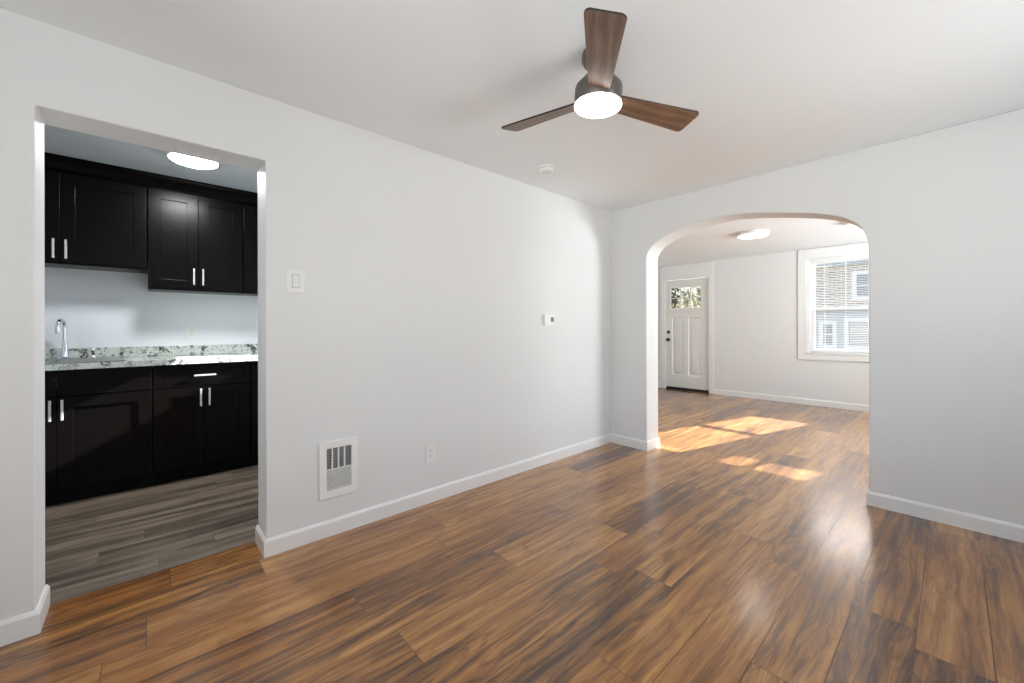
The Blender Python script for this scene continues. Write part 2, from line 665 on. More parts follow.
# ------------------------------------------------------------------ floors
def plank_floor(name, mat, regions, x_seam, width, length, starts, seed, gap=0.0012, bev=0.0, label='', under=None):
    """one mesh of planks laid along y. regions: (x0, x1, y0, y1)"""
    rnd = random.Random(seed)
    bm = bmesh.new()
    vals = []
    for (X0, X1, Y0, Y1) in regions:
        k0 = math.floor((X0 - x_seam) / width) - 1
        k1 = math.ceil((X1 - x_seam) / width) + 1
        for k in range(k0, k1):
            xa, xb = x_seam + k * width, x_seam + (k + 1) * width
            xa, xb = max(xa, X0), min(xb, X1)
            if xb - xa < 0.004:
                continue
            row = -k - 1
            r2 = random.Random(seed * 1000 + row)
            st = starts.get(row, r2.random() * length)
            y = st - math.ceil((st - Y0) / length + 1) * length
            n = 0
            while y < Y1:
                ya, yb = max(y, Y0), min(y + length, Y1)
                y += length
                n += 1
                if yb - ya < 0.004:
                    continue
                r3 = random.Random((seed * 7919 + row * 131 + round((y - st) / length) * 17))
                pv = (r3.random(), r3.random(), r3.random())
                a, b, c, d = xa + gap, xb - gap, ya + gap, yb - gap
                o_ = [bm.verts.new(p) for p in ((a, c, -bev), (b, c, -bev), (b, d, -bev), (a, d, -bev))]
                i_ = [bm.verts.new(p) for p in ((a + bev, c + bev, 0), (b - bev, c + bev, 0), (b - bev, d - bev, 0), (a + bev, d - bev, 0))]
                bm.faces.new(i_); vals.append(pv)
                if bev > 0:
                    for q in range(4):
                        w = (q + 1) % 4
                        bm.faces.new((o_[q], o_[w], i_[w], i_[q])); vals.append(pv)
                else:
                    for v_ in o_:
                        bm.verts.remove(v_)
        # sub-floor seen in the joints
        f = bm.faces.new([bm.verts.new(p) for p in ((X0, Y0, -bev - .0004), (X1, Y0, -bev - .0004), (X1, Y1, -bev - .0004), (X0, Y1, -bev - .0004))])
        vals.append((0.0, 0.0, 0.0))
        f.material_index = 1
    me = bpy.data.meshes.new(name)
    bm.to_mesh(me)
    bm.free()
    at = me.attributes.new('plank', 'FLOAT_VECTOR', 'FACE')
    for i, v in enumerate(vals):
        at.data[i].vector = v
    me.materials.append(mat)
    me.materials.append(under)
    o = bpy.data.objects.new(name, me)
    C.objects.link(o)
    return struct(o, label, 'floor')


joint = mat_plain('floor_joint', srgb(60, 40, 26), 0.6)
kjoint = mat_plain('vinyl_joint', srgb(70, 62, 56), 0.7)
plank_floor('floor', M['wood'], [(-A - TL, XR + .1, YB - .05, CY + .1), (XFL - .1, -A - TL, B + .05, CY + .1), (XR + .1, XFR + .1, B + .05, CY + .1)],
            -0.100, 0.191, 1.305,
            {1: 1.565, 2: 2.308, 3: 1.195, 4: 1.75, 5: 0.35, 6: 0.716, 7: 1.345, 8: 0.67, 9: 1.19, 10: 0.0, 11: 0.42, 0: 0.9},
            5, label='glossy brown walnut plank floor of the two rooms', under=joint)
plank_floor('floor_kitchen', M['kfloor'], [(KX - .05, -A - TL - 0.001, KY0 - .05, KY1 + .05)], -A - TL, 0.152, 1.22, {}, 11,
            gap=0.0005, bev=0.0, label='grey brown vinyl plank floor of the kitchen', under=kjoint)

# ------------------------------------------------------------------ walls and ceilings
WT = 0.15
# twin opening details of windows in each wall: (u0, u1, z0, z1)
W1 = (-1.533, -0.675, 0.785, 2.215)
W2 = (-0.575, 0.283, 0.785, 2.215)
DR = (-3.775, -2.935, 0.0, 2.095)
BW = (-0.90, 0.90, 0.75, 2.05)  # opening added for a fill lamp, like the next two
RW = (1.25, 3.05, 0.75, 2.05)
FW = (4.70, 6.20, 0.80, 2.10)

wl = wall_bm('X', -A - TL, -A, YB - WT, B, 0, HK + .01, [(OY0, OY1, -0.01, OZ)]).build('wall_left', M['wall'], bevel=0.006, seg=3, smooth=False)
wl.data.materials.append(M['reveal'])
for p in wl.data.polygons:
    c_ = p.center
    if abs(p.normal.x) < .5 and OY0 - .01 < c_.y < OY1 + .01 and .01 < c_.z < OZ + .01:
        p.material_index = 1     # reveal faces paler than the wall
struct(wl,
       'pale grey painted wall with the cased opening to the kitchen', 'wall')
struct(wall_bm('Y', CY, CY + WT, XFL - WT, XFR + WT, 0, H, [W1, W2, (DR[0], DR[1], -0.01, DR[3])]).build('wall_street', M['wall'], smooth=False),
       'light wall at the far end with the front door and the window', 'wall')
struct(wall_bm('Y', YB - WT, YB, -A, XR + WT, 0, H, [BW]).build('wall_back', M['wall'], smooth=False), 'painted wall behind the camera', 'wall')
struct(wall_bm('X', XR, XR + WT, YB, B, 0, H, [RW]).build('wall_right', M['wall'], smooth=False), 'painted right wall of the near room', 'wall')
struct(wall_bm('X', XFL - WT, XFL, B + TB, CY, 0, H).build('wall_far_left', M['wall'], smooth=False), 'left wall of the far room', 'wall')
struct(wall_bm('X', XFR, XFR + WT, B + TB, CY, 0, H, [FW]).build('wall_far_right', M['wall'], smooth=False), 'right wall of the far room', 'wall')
struct(wall_bm('X', KX - WT, KX, KY0 - WT, KY1 + WT, 0, HK).build('wall_kitchen', M['kwall'], smooth=False), 'pale blue grey kitchen wall behind the cabinets', 'wall')
struct(wall_bm('Y', KY0 - WT, KY0, KX, -A - TL, 0, HK).build('wall_kitchen_left', M['kwall'], smooth=False), 'left end wall of the kitchen', 'wall')
struct(wall_bm('Y', KY1, KY1 + WT, KX, -A - TL, 0, HK, [(-3.85, -2.95, 1.05, 1.95)]).build('wall_kitchen_right', M['kwall'], smooth=False), 'right end wall of the kitchen', 'wall')

# arched wall: measured outline of the arch on the room side
ARCH = [(-1.976, 1.84), (-1.968, 1.872), (-1.950, 1.905), (-1.925, 1.933), (-1.893, 1.958), (-1.850, 1.980), (-1.790, 2.003), (-1.720, 2.028), (-1.649, 2.050),
        (-1.560, 2.069), (-1.474, 2.081), (-1.390, 2.088), (-1.311, 2.091), (-1.215, 2.088), (-1.122, 2.078), (-1.035, 2.064), (-0.949, 2.047), (-0.850, 2.027),
        (-0.758, 2.005), (-0.680, 1.985), (-0.612, 1.963), (-0.550, 1.939), (-0.503, 1.915), (-0.462, 1.885), (-0.430, 1.853), (-0.408, 1.818), (-0.392, 1.775), (-0.384, 1.735), (-0.381, 1.69)]
XAL, XAR = ARCH[0][0], ARCH[-1][0]
mb = MB()
y0, y1 = B, B + TB
def arch_col(xa, za, xb, zb):
    for y in (y0, y1):
        mb.quad((xa, y, za), (xb, y, zb), (xb, y, H), (xa, y, H))
    mb.quad((xa, y0, H), (xb, y0, H), (xb, y1, H), (xa, y1, H))
for (xa, za), (xb, zb) in zip(ARCH[:-1], ARCH[1:]):
    arch_col(xa, za, xb, zb)
    mb.quad((xa, y0, za), (xb, y0, zb), (xb, y1, zb), (xa, y1, za))
for xa, xb, zc in ((XFL - WT, XAL, ARCH[0][1]), (XAR, XFR + WT, ARCH[-1][1])):
    arch_col(xa, zc, xb, zc)
    for y in (y0, y1):
        mb.quad((xa, y, 0), (xb, y, 0), (xb, y, zc), (xa, y, zc))
    mb.quad((xa, y0, 0), (xb, y0, 0), (xb, y1, 0), (xa, y1, 0))
for x, zc in ((XAL, ARCH[0][1]), (XAR, ARCH[-1][1])):
    mb.quad((x, y0, 0), (x, y1, 0), (x, y1, zc), (x, y0, zc))
for x, zc in ((XFL - WT, ARCH[0][1]), (XFR + WT, ARCH[-1][1])):
    mb.quad((x, y0, 0), (x, y1, 0), (x, y1, zc), (x, y0, zc))
    mb.quad((x, y0, zc), (x, y1, zc), (x, y1, H), (x, y0, H))
struct(mb.build('wall_arch', M['wall'], bevel=0.007, seg=3), 'pale wall pierced by the wide arched opening to the far room', 'wall')

struct(MB().box((-A, YB - WT, H), (XR + WT, B + .1, H + .15)).build('ceiling', M['ceil']), 'white ceiling of the near room', 'ceiling')
struct(MB().box((XFL - WT, B + .101, H), (XFR + WT, CY + WT, H + .15)).build('ceiling_far', M['ceil']), 'white ceiling of the far room', 'ceiling')
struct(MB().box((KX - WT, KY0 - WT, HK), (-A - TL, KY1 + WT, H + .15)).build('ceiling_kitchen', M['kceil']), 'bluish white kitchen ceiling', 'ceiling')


# ------------------------------------------------------------------ baseboards
def board_profile(o, s):
    """profile (across, z): across grows from the wall (o) into the room by sign s"""
    return [(o, 0), (o + s * BT, 0), (o + s * BT, BH - .014), (o + s * BT * .55, BH - .003), (o + s * BT * .3, BH), (o, BH)]


def sweep_board(name, path, side, label):
    """path: corner points along the wall foot; side: +1 when the room lies left of the way the path runs"""
    pts = [Vector(p) for p in path]
    dirs = [(b - a).normalized() for a, b in zip(pts[:-1], pts[1:])]
    nrm = [Vector((-d.y, d.x)) * side for d in dirs]
    mb = MB()
    rings = []
    prof = board_profile(0, 1)
    for i, p in enumerate(pts):
        if i == 0:
            m = nrm[0]
        elif i == len(pts) - 1:
            m = nrm[-1]
        else:
            m = nrm[i - 1] + nrm[i]
            m = m / (m.dot(nrm[i]))
        rings.append([mb.bm.verts.new((p.x + m.x * a, p.y + m.y * a, z)) for a, z in prof])
    n = len(prof)
    for a, b in zip(rings[:-1], rings[1:]):
        for k in range(n):
            w = (k + 1) % n
            mb.bm.faces.new((a[k], a[w], b[w], b[k]))
    mb.bm.faces.new(rings[0])
    mb.bm.faces.new(list(reversed(rings[-1])))
    return struct(mb.build(name, M['trim'], smooth=False), label, 'baseboard')


def board(name, axis, wall, s, lo, hi, label):
    if axis == 'Y':
        return sweep_board(name, [(wall, lo), (wall, hi)], -s, label)
    return sweep_board(name, [(lo, wall), (hi, wall)], s, label)


sweep_board('baseboard_left', [(-A - TL, OY1), (-A, OY1), (-A, B), (XAL, B), (XAL, B + TB), (XFL, B + TB)], -1,
            'white baseboard from the kitchen opening along the left wall, round the corner to the arch')
sweep_board('baseboard_entry', [(-A - TL, OY0), (-A, OY0), (-A, YB)], 1, 'white baseboard left of the kitchen opening')
sweep_board('baseboard_arch_right', [(XFR, B + TB), (XAR, B + TB), (XAR, B), (XR, B)], -1, 'white baseboard right of the arch')
board('baseboard_street', 'X', CY, -1, DR[1] + .075, XFR, 'white baseboard under the far window')
board('baseboard_street_left', 'X', CY, -1, XFL, DR[0] - .075, 'short white baseboard left of the front door')
board('baseboard_far_left', 'Y', XFL, 1, B + TB, CY - BT, 'baseboard on the left wall of the far room')
board('baseboard_far_right', 'Y', XFR, -1, B + TB, CY - BT, 'baseboard on the right wall of the far room')
board('baseboard_back', 'X', YB, 1, -A + BT, XR, 'baseboard behind the camera')
board('baseboard_right', 'Y', XR, -1, YB + BT, B - BT, 'baseboard on the right wall')


# ------------------------------------------------------------------ front door (door_1)
door = thing('door_1', 'white front door with six small panes and two tall panels, at the far end left of the window', 'door', (0, CY, 0), kind='structure')
dx0, dx1 = DR[0] + .022, DR[1] - .022
# casing and jamb
mb = MB()
cw = 0.075
for x0, x1 in ((DR[0] - cw, DR[0] + .012), (DR[1] - .012, DR[1] + cw)):
    mb.box((x0, -0.016, 0), (x1, 0.0, DR[3] - .012))
mb.box((DR[0] - cw, -0.016, DR[3] - .012), (DR[1] + cw, 0, H - .012))
mb.build('door_casing', M['trim'], door, bevel=.004)
mb = MB()
mb.box((DR[0], 0.001, 0), (DR[0] + .018, WT, DR[3])).box((DR[1] - .018, 0.001, 0), (DR[1], WT, DR[3])).box((DR[0], 0.001, DR[3] - .016), (DR[1], WT, DR[3]))
mb.build('door_jamb', M['trim'], door)
MB().box((DR[0] + .018, 0.005, 0.0005), (DR[1] - .018, WT, 0.022)).build('threshold', M['sweep'], door)
# slab: grid of rails and stiles round the lite and the two panels
sx0, sx1, sz0, sz1 = dx0, dx1, 0.045, 2.072
lite = (-3.665, -3.090, 1.535, 1.925)
pan = [(-3.640, -3.420, 0.28, 1.36), (-3.325, -3.105, 0.28, 1.36)]
dy0, dy1 = 0.022, 0.062
slab = wall_bm('Y', dy0, dy1, sx0, sx1, sz0, sz1, [lite] + pan).build('door_slab', M['door'], door, bevel=.002, smooth=False)
for i, (a, b, c, d) in enumerate(pan):
    mb = MB()
    # sunk field with a raised centre
    m0, m1 = 0.0, 0.030
    def ring(k, y):
        return [(a + k, y, c + k), (b - k, y, c + k), (b - k, y, d - k), (a + k, y, d - k)]
    rs = [ring(0.0, dy0 + .001), ring(.010, dy0 + .012), ring(.030, dy0 + .012), ring(.052, dy0 + .004)]
    for r0, r1 in zip(rs[:-1], rs[1:]):
        for q in range(4):
            w = (q + 1) % 4
            mb.quad(r0[q], r0[w], r1[w], r1[q])
    mb.quad(*rs[-1])
    mb.build('door_panel', M['door'], door, smooth=False)
mb = MB()
a, b, c, d = lite
mb.box((a - .02, dy0 - .008, c - .02), (b + .02, dy0 + .004, c + .004)).box((a - .02, dy0 - .008, d - .004), (b + .02, dy0 + .004, d + .02))
mb.box((a - .02, dy0 - .008, c + .004), (a + .004, dy0 + .004, d - .004)).box((b - .004, dy0 - .008, c + .004), (b + .02, dy0 + .004, d - .004))
for k in (1, 2):
    xx = a + (b - a) * k / 3
    mb.box((xx - .011, dy0 - .004, c + .004), (xx + .011, dy0 + .016, d - .004))
zz = (c + d) / 2
mb.box((a + .004, dy0 - .003, zz - .008), (b - .004, dy0 + .015, zz + .008))
mb.build('lite_frame', M['door'], door)
MB().box((a + .0005, dy0 + .018, c + .0005), (b - .0005, dy0 + .024, d - .0005)).build('door_glass', M['door_glass'], door)
kb = MB()
kb.lathe([(0, 0), (.029, 0), (.029, -.007), (.012, -.010), (.011, -.030), (.024, -.038), (.029, -.050), (.024, -.062), (0, -.066)], (-3.708, dy0, .944), 'Y', 24)
tag(kb.build('door_knob', M['knob'], door), 'dark bronze door knob')
kb = MB()
kb.lathe([(0, 0), (.030, 0), (.030, -.010), (.022, -.016), (0, -.016)], (-3.708, dy0, 1.088), 'Y', 24)
kb.box((-3.708 - .004, dy0 - .030, 1.088 - .014), (-3.708 + .004, dy0 - .015, 1.088 + .014))
tag(kb.build('deadbolt', M['knob'], door), 'dark bronze deadbolt above the knob')
for z in (0.25, 1.08, 1.86):
    MB().box((sx1 - .004, dy0 - .006, z - .045), (sx1 + .010, dy0 + .002, z + .045)).build('hinge', M['nickel'], door)
MB().box((sx0, dy0 + .002, 0.023), (sx1, dy1, 0.0445)).build('door_sweep', M['sweep'], door)


# ------------------------------------------------------------------ windows
def make_window(name, u0, u1, z0, z1, origin, rotz, label, simple=False, cl=.088, cr=.088):
    """local frame: x along the wall, -y into the room, y=0 the room face of the wall"""
    w = thing(name, label, 'window', origin, rotz, kind='structure')
    top = min(z1 + .135, H - .003)
    mb = MB()
    mb.box((u0 - cl, -.018, z0 - .10), (u0 + .01, 0, top)).box((u1 - .01, -.018, z0 - .10), (u1 + cr, 0, top))
    mb.box((u0 + .01, -.018, z1 - .01), (u1 - .01, 0, top)).box((u0 + .01, -.018, z0 - .10), (u1 - .01, 0, z0 - .012))
    mb.build('window_casing', M['trim'], w, bevel=.004)
    MB().box((u0 + .0005, -.030, z0 - .0115), (u1 - .0005, .10, z0 + .008)).build('window_sill', M['trim'], w, bevel=.004)
    mb = MB()
    mb.box((u0, .001, z0 + .008), (u0 + .055, .13, z1)).box((u1 - .055, .001, z0 + .008), (u1, .13, z1)).box((u0 + .055, .001, z1 - .03), (u1 - .055, .13, z1))
    mb.box((u0 + .055, .05, z0 + .008), (u1 - .055, .13, z0 + .03))
    mb.build('window_frame', M['vinyl'], w, bevel=.003)
    zm = z0 + (z1 - z0) * .462
    a, b = u0 + .055, u1 - .055
    for nm, lo, hi, yy, rb, rt in (('lower_sash', z0 + .03, zm + .02, .055, .034, .035), ('upper_sash', zm - .02, z1 - .03, .090, .035, .055)):
        mb = MB()
        sw = .055
        mb.box((a, yy, lo), (a + sw, yy + .032, hi)).box((b - sw, yy, lo), (b, yy + .032, hi))
        mb.box((a + sw, yy, lo), (b - sw, yy + .032, lo + rb)).box((a + sw, yy, hi - rt), (b - sw, yy + .032, hi))
        s = mb.build(nm, M['vinyl'], w, bevel=.003)
        MB().box((a + sw, yy + .013, lo + rb), (b - sw, yy + .018, hi - rt)).build('glass', M['dimming_glass' if name == 'window_2' else 'glass'], s)
    if not simple:
        mb = MB()
        mb.box(((a + b) / 2 - .03, .035, zm + .020), ((a + b) / 2 + .03, .055, zm + .034))
        mb.build('sash_lock', M['vinyl'], w)
    return w, zm


win1, zm1 = make_window('window_1', W1[0], W1[1], W1[2], W1[3], (0, CY, 0), 0, 'white double hung window at the far end seen through the arch', cr=.0495)
win2, zm2 = make_window('window_2', W2[0], W2[1], W2[2], W2[3], (0, CY, 0), 0, 'second white window of the pair, hidden behind the arched wall', cl=.0495)
make_window('added_window_3', -FW[1], -FW[0], FW[2], FW[3], (XFR, 0, 0), -PI / 2, 'added unseen side window of the far room for fill light', True)  # this and the next two: unseen windows added around the fill lamps
make_window('added_window_4', -BW[1], -BW[0], BW[2], BW[3], (0, YB, 0), PI, 'added window behind the camera for fill light', True)
make_window('added_window_5', -RW[1], -RW[0], RW[2], RW[3], (XR, 0, 0), -PI / 2, 'added unseen window in the right wall for fill light', True)

# horizontal blind hanging in window 1
blind = thing('window_blind', 'white horizontal slat blind with open slats, hanging in the far window', 'blind', ((W1[0] + W1[1]) / 2, CY + .030, W1[3] - .03))
bw = (W1[1] - W1[0]) / 2 - .062
MB().box((-bw, -.018, -.034), (bw, .018, -.001)).build('headrail', M['vinyl'], blind, bevel=.003)
mb = MB()
z = -.050
tilt = R(19)
while z > -(W1[3] - W1[2]) + .065:
    c, s = math.cos(tilt) * .007, math.sin(tilt) * .007
    mb.prism([(-c, z - s), (c, z + s), (c, z + s + .0008), (0, z + .0022), (-c, z - s + .0008)], 'X', -bw + .003, bw - .003)
    z -= .0245
mb.build('blind_slats', M['slat'], blind, smooth=False, merge=False)
MB().box((-bw + .003, -.010, z - .002), (bw - .003, .010, z + .010)).build('bottom_rail', M['vinyl'], blind)
for xx in (-.19, .01 + .04, .30):
    mb = MB()
    mb.box((xx - .0035, -.0105, z + .010), (xx + .0035, -.0098, -.034))
    mb.build('ladder_tape', M['vinyl'], blind)
MB().tube([(-bw + .035, -.024, -.03), (-bw + .036, -.026, -.52)], .004, 8).build('tilt_wand', M['plate_grey'], blind)

# unseen shade added to window 2: blocks sun below the top, glows softly
shade = thing('added_shade', 'added unseen white pleated shade trimming the sun patch, in the window behind the arched wall', 'shade', ((W2[0] + W2[1]) / 2, CY + .028, W2[2] + .01))
mb = MB()
hs = 1.10
n = 44
for i in range(n):
    za, zb = hs * i / n, hs * (i + 1) / n
    zmid = (za + zb) / 2
    mb.quad((-bw, 0.0, za), (bw, 0.0, za), (bw, .012, zmid), (-bw, .012, zmid))
    mb.quad((-bw, .012, zmid), (bw, .012, zmid), (bw, 0.0, zb), (-bw, 0.0, zb))
mb.build('pleated_fabric', M['shade'], shade, smooth=False)
MB().box((-bw, -.008, hs), (bw, .018, hs + .02)).build('top_rail', M['vinyl'], shade)
MB().box((-.085 - .045, .0, hs + .02), (-.085 + .025, .012, W2[3] - W2[2] - .045)).build('sun_divider', M['vinyl'], shade)  # strip added to split the sun patch in two


# ------------------------------------------------------------------ wall plates and devices on the left wall (local: x out of wall, y along)
def plate_root(name, label, cat, y, z, x=-A, rotz=0.0, group=None):
    return thing(name, label, cat, (x, y, z), rotz, group)


def rounded_plate(w, h, d, r=.006):
    pts = []
    for cx, cz, a0 in ((w / 2 - r, h / 2 - r, 0), (-w / 2 + r, h / 2 - r, 90), (-w / 2 + r, -h / 2 + r, 180), (w / 2 - r, -h / 2 + r, 270)):
        for k in range(5):
            t = R(a0 + k * 22.5)
            pts.append((cx + r * math.cos(t), cz + r * math.sin(t)))
    return pts


sw = plate_root('light_switch', 'white rocker light switch on the left wall beside the kitchen opening', 'light switch', .594, 1.423)
MB().prism(rounded_plate(.092, .122, 0), 'X', 0.0, .006).build('cover_plate', M['plate'], sw, bevel=.0015)
mb = MB()
mb.box((.006, -.0185, -.0365), (.0072, .0185, .0365))
mb.build('switch_surround', M['plate_grey'], sw)
MB().prism([(-.016, -.033), (.016, -.033), (.016, .033), (-.016, .033)], 'X', .0065, .011).build('rocker', M['plate'], sw, bevel=.002)

ot = plate_root('wall_outlet', 'white duplex outlet low on the left wall, right of the heater', 'outlet', 1.4175, .328)
def outlet_parts(o):
    MB().prism(rounded_plate(.078, .122, 0), 'X', 0.0, .0055).build('cover_plate', M['plate'], o, bevel=.0015)
    for zz in (.0195, -.0195):
        mb = MB()
        mb.prism([(.0165 * math.cos(2 * PI * k / 20), zz + max(-.0135, min(.0135, .0165 * math.sin(2 * PI * k / 20)))) for k in range(20)], 'X', .0055, .0085)
        s = mb.build('socket', M['plate'], o)
        mb = MB()
        mb.box((.0085, -.0075, zz - .001), (.0089, -.0055, zz + .0075)).box((.0085, .0055, zz - .001), (.0089, .0075, zz + .0065))
        mb.lathe([(0, 0), (.0024, 0), (.0024, .0004), (0, .0004)], (.0085, 0, zz - .008), 'X', 10)
        mb.build('slots', M['slot'], s)
    MB().lathe([(0, 0), (.003, 0), (.0026, .0012), (0, .0015)], (.0055, 0, 0), 'X', 12).build('screw', M['nickel'], o)
outlet_parts(ot)
dup(ot, (KX, .302, 1.135), 'white duplex outlet on the kitchen wall above the granite counter')
dup(ot, (-2.815, CY, .425), 'white duplex outlet low on the far wall, right of the front door', -PI / 2)

# thermostat
th = plate_root('thermostat', 'small white thermostat with grey display, in the middle of the left wall', 'thermostat', 2.586, 1.242)
MB().prism(rounded_plate(.150, .112, 0, .008), 'X', 0.0, .004).build('back_plate', M['plate'], th)
MB().prism(rounded_plate(.128, .096, 0, .008), 'X', 0.004, .026).build('body', M['plate'], th, bevel=.003)
MB().box((.026, .008, -.020), (.0268, .046, .022)).build('display', M['lcd'], th)
mb = MB()
for yy, hh in ((.016, .014), (.032, .014)):
    for zz in (-.012, .000, .012):
        mb.box((.0268, yy, zz), (.0271, yy + .007, zz + .0018))
    mb.box((.0268, yy + .006, -.011), (.0271, yy + .0075, .012))
mb.build('digits', M['slot'], th)
for zz in (.010, -.012):
    MB().box((.026, -.040, zz - .005), (.0275, -.020, zz + .005)).build('button', M['plate'], th, bevel=.001)

# recessed wall heater
hr = plate_root('wall_heater', 'white recessed wall heater with louvred grille, low on the left wall', 'heater', .817, .372)
W_, H_ = .218, .318
fr = MB()
# flanged frame with hole
hole = (-.068, .068, -.113, .120)
fb = wall_bm('X', 0.0, .014, -W_ / 2, W_ / 2, -H_ / 2, H_ / 2, [hole])
fb.build('heater_frame', M['heat'], hr, bevel=.003, smooth=False)
MB().box((.0005, hole[0], hole[2]), (.0015, hole[1], hole[3])).build('heater_inside', M['heat_in'], hr)
zs = .004
mb = MB()
z = hole[2] + .004
while z < zs - .002:
    mb.box((.004, hole[0], z), (.0125, hole[1], z + .0040))
    z += .0086
mb.build('lower_louvres', M['heat'], hr)
mb = MB()
z = zs + .003
while z < hole[3] - .002:
    mb.box((.003, hole[0], z), (.0055, hole[1], z + .0022))
    z += .0086
mb.build('upper_louvres', M['plate_grey'], hr)
mb = MB()
for k in (1, 2, 3):
    yy = hole[0] + (hole[1] - hole[0]) * (k - .12) / 4
    mb.box((.0056, yy - .0035, zs), (.0125, yy + .0035, hole[3]))
mb.box((.0056, hole[0], zs - .004), (.0125, hole[1], zs))
mb.build('grille_bars', M['heat'], hr)
for zz in (-H_ / 2 + .018, H_ / 2 - .018):
    MB().lathe([(0, 0), (.0035, 0), (.003, .0014), (0, .0018)], (.014, 0, zz), 'X', 12).build('screw', M['nickel'], hr)


# ------------------------------------------------------------------ smoke detector
sd = thing('smoke_detector', 'small round white smoke detector on the ceiling between fan and corner', 'smoke detector', (-2.03, 2.19, H))
MB().lathe([(0, 0), (.058, 0), (.058, -.012), (.054, -.014)]).build('base', M['plate'], sd)
MB().lathe([(0, -.014), (.050, -.014), (.053, -.020), (.050, -.032), (.040, -.040), (0, -.042)]).build('cover', M['plate'], sd)
MB().lathe([(.0505, -.0145), (.0520, -.0145), (.0520, -.0175), (.0505, -.0175)]).build('vent_ring', M['plate_grey'], sd)


# ------------------------------------------------------------------ disc ceiling lights
def ceiling_light(loc, r, label, bulb, t=.034):
    o = thing('ceiling_light', label, 'ceiling light', loc)
    MB().lathe([(0, 0), (r * .97, 0), (r, -.004), (r, -t * .80), (r * .985, -t * .84), (r * .96, -t * .84), (r * .95, -t * .6), (0, -t * .6)], seg=56).build('housing', M['vinyl'], o)
    MB().lathe([(0, -t * .61), (r * .945, -t * .61), (r * .945, -t * .84), (r * .88, -t * .98), (0, -t * 1.03)], seg=56).build('diffuser', bulb, o)
    return o


ceiling_light((-3.585, .250, HK), .142, 'flush round ceiling light glowing in the kitchen', M['kbulb'], .050)
fl = ceiling_light((-1.695, 5.62, H), .172, 'flush round ceiling light in the far room, seen in the middle of the arch', M['fbulb'], .05)
ceiling_light((-.655, 5.86, H), .172, 'unlit round ceiling light with an added faint glow in the far room half hidden by the right arch side', M['added_glow'], .05)

# ------------------------------------------------------------------ ceiling fan
FX, FY = -1.0391, 1.4522
fan = thing('ceiling_fan', 'three blade ceiling fan with walnut blades and a glowing round light', 'ceiling fan', (FX, FY, H))
MB().lathe([(0, 0), (.068, 0), (.070, -.006), (.070, -.030), (.060, -.046), (.030, -.052), (0, -.052)], seg=48).build('canopy', M['fan_metal'], fan)
MB().lathe([(0, -.050), (.0135, -.050), (.0135, -.115), (0, -.115)], seg=24).build('downrod', M['fan_metal'], fan)
MB().lathe([(0, -.095), (.030, -.095), (.052, -.100), (.066, -.110), (.098, -.146), (.101, -.156), (.101, -.218), (.099, -.222), (0, -.222)], seg=56).build('motor_housing', M['fan_metal'], fan)
MB().lathe([(0, -.222), (.099, -.222), (.1005, -.225), (.1005, -.229), (.096, -.235), (.060, -.238), (0, -.239)], seg=56).build('light_diffuser', M['bulb'], fan)
BZ = 2.1632 - H
for az in (68.3, 188.3, 308.3):
    bm_ = MB()
    # outline along local x (out from the hub), tapered; corners rounded
    x0, x1, w0, w1, rc = .075, .509, .044, .069, .022
    pts = [(x0, -w0), (x0, w0)]
    def corner(cx, cy, a0):
        return [(cx + rc * math.cos(R(a0 + k * 15)), cy + rc * math.sin(R(a0 + k * 15))) for k in range(7)]
    top = corner(x1 - rc, w1 - rc, 0)
    pts = [(x0, w0)] + list(reversed(top)) + [(px, -py) for px, py in top] + [(x0, -w0)]
    bm_.prism(pts, 'Z', -.004, .004)
    bl = bm_.build('blade', M['blade'], fan, loc=(0, 0, BZ), bevel=.0012)
    bl.data.materials.append(M['blade_edge'])
    for p in bl.data.polygons:
        if abs(p.normal.z) < .5:
            p.material_index = 1
    bl.rotation_euler = (Matrix.Rotation(R(az), 3, 'Z') @ Matrix.Rotation(R(-14.2), 3, 'X')).to_euler()
    ir = MB()
    ir.box((.050, -.022, .003), (.150, .022, .008))
    ir.box((.050, -.018, -.006), (.090, .018, .010))
    ir.build('blade_iron', M['fan_metal'], bl)


# the fan hangs a couple of degrees out of true from its ball mount
_y = R(47.717)
Q = Matrix.Rotation(0.0385, 4, Vector((-math.sin(_y), math.cos(_y), 0))) @ Matrix.Rotation(0.0356, 4, Vector((math.cos(_y), math.sin(_y), 0)))
T = Matrix.Translation((0, 0, BZ)) @ Q @ Matrix.Translation((0, 0, -BZ))
for ch in fan.children:
    if not ch.name.startswith('canopy'):
        ch.matrix_basis = T @ ch.matrix_basis


# ------------------------------------------------------------------ kitchen cabinets (local: x out of the wall, y along, z up)
def shaker(y0, y1, z0, z1, xf, t=.019, st=.072):
    mb = wall_bm('X', xf, xf + t, y0, y1, z0, z1, [(y0 + st, y1 - st, z0 + st, z1 - st)])
    mb.box((xf + .002, y0 + st - .002, z0 + st - .002), (xf + t - .011, y1 - st + .002, z1 - st + .002))
    return mb


def pull(parent, p, length, vertical=True):
    mb = MB()
    x, y, z = p
    h = length / 2
    w = .006
    if vertical:
        mb.box((x + .022, y - w, z - h), (x + .031, y + w, z + h))
        for s in (-1, 1):
            c = z + s * h * .72
            mb.box((x, y - .004, c - .004), (x + .022, y + .004, c + .004))
    else:
        mb.box((x + .022, y - h, z - w), (x + .031, y + h, z + w))
        for s in (-1, 1):
            c = y + s * h * .72
            mb.box((x, c - .004, z - .004), (x + .022, c + .004, z + .004))
    o = mb.build('handle', M['handle'], parent, bevel=.001, smooth=False, merge=False)
    return tag(o, 'brushed nickel bar handle')


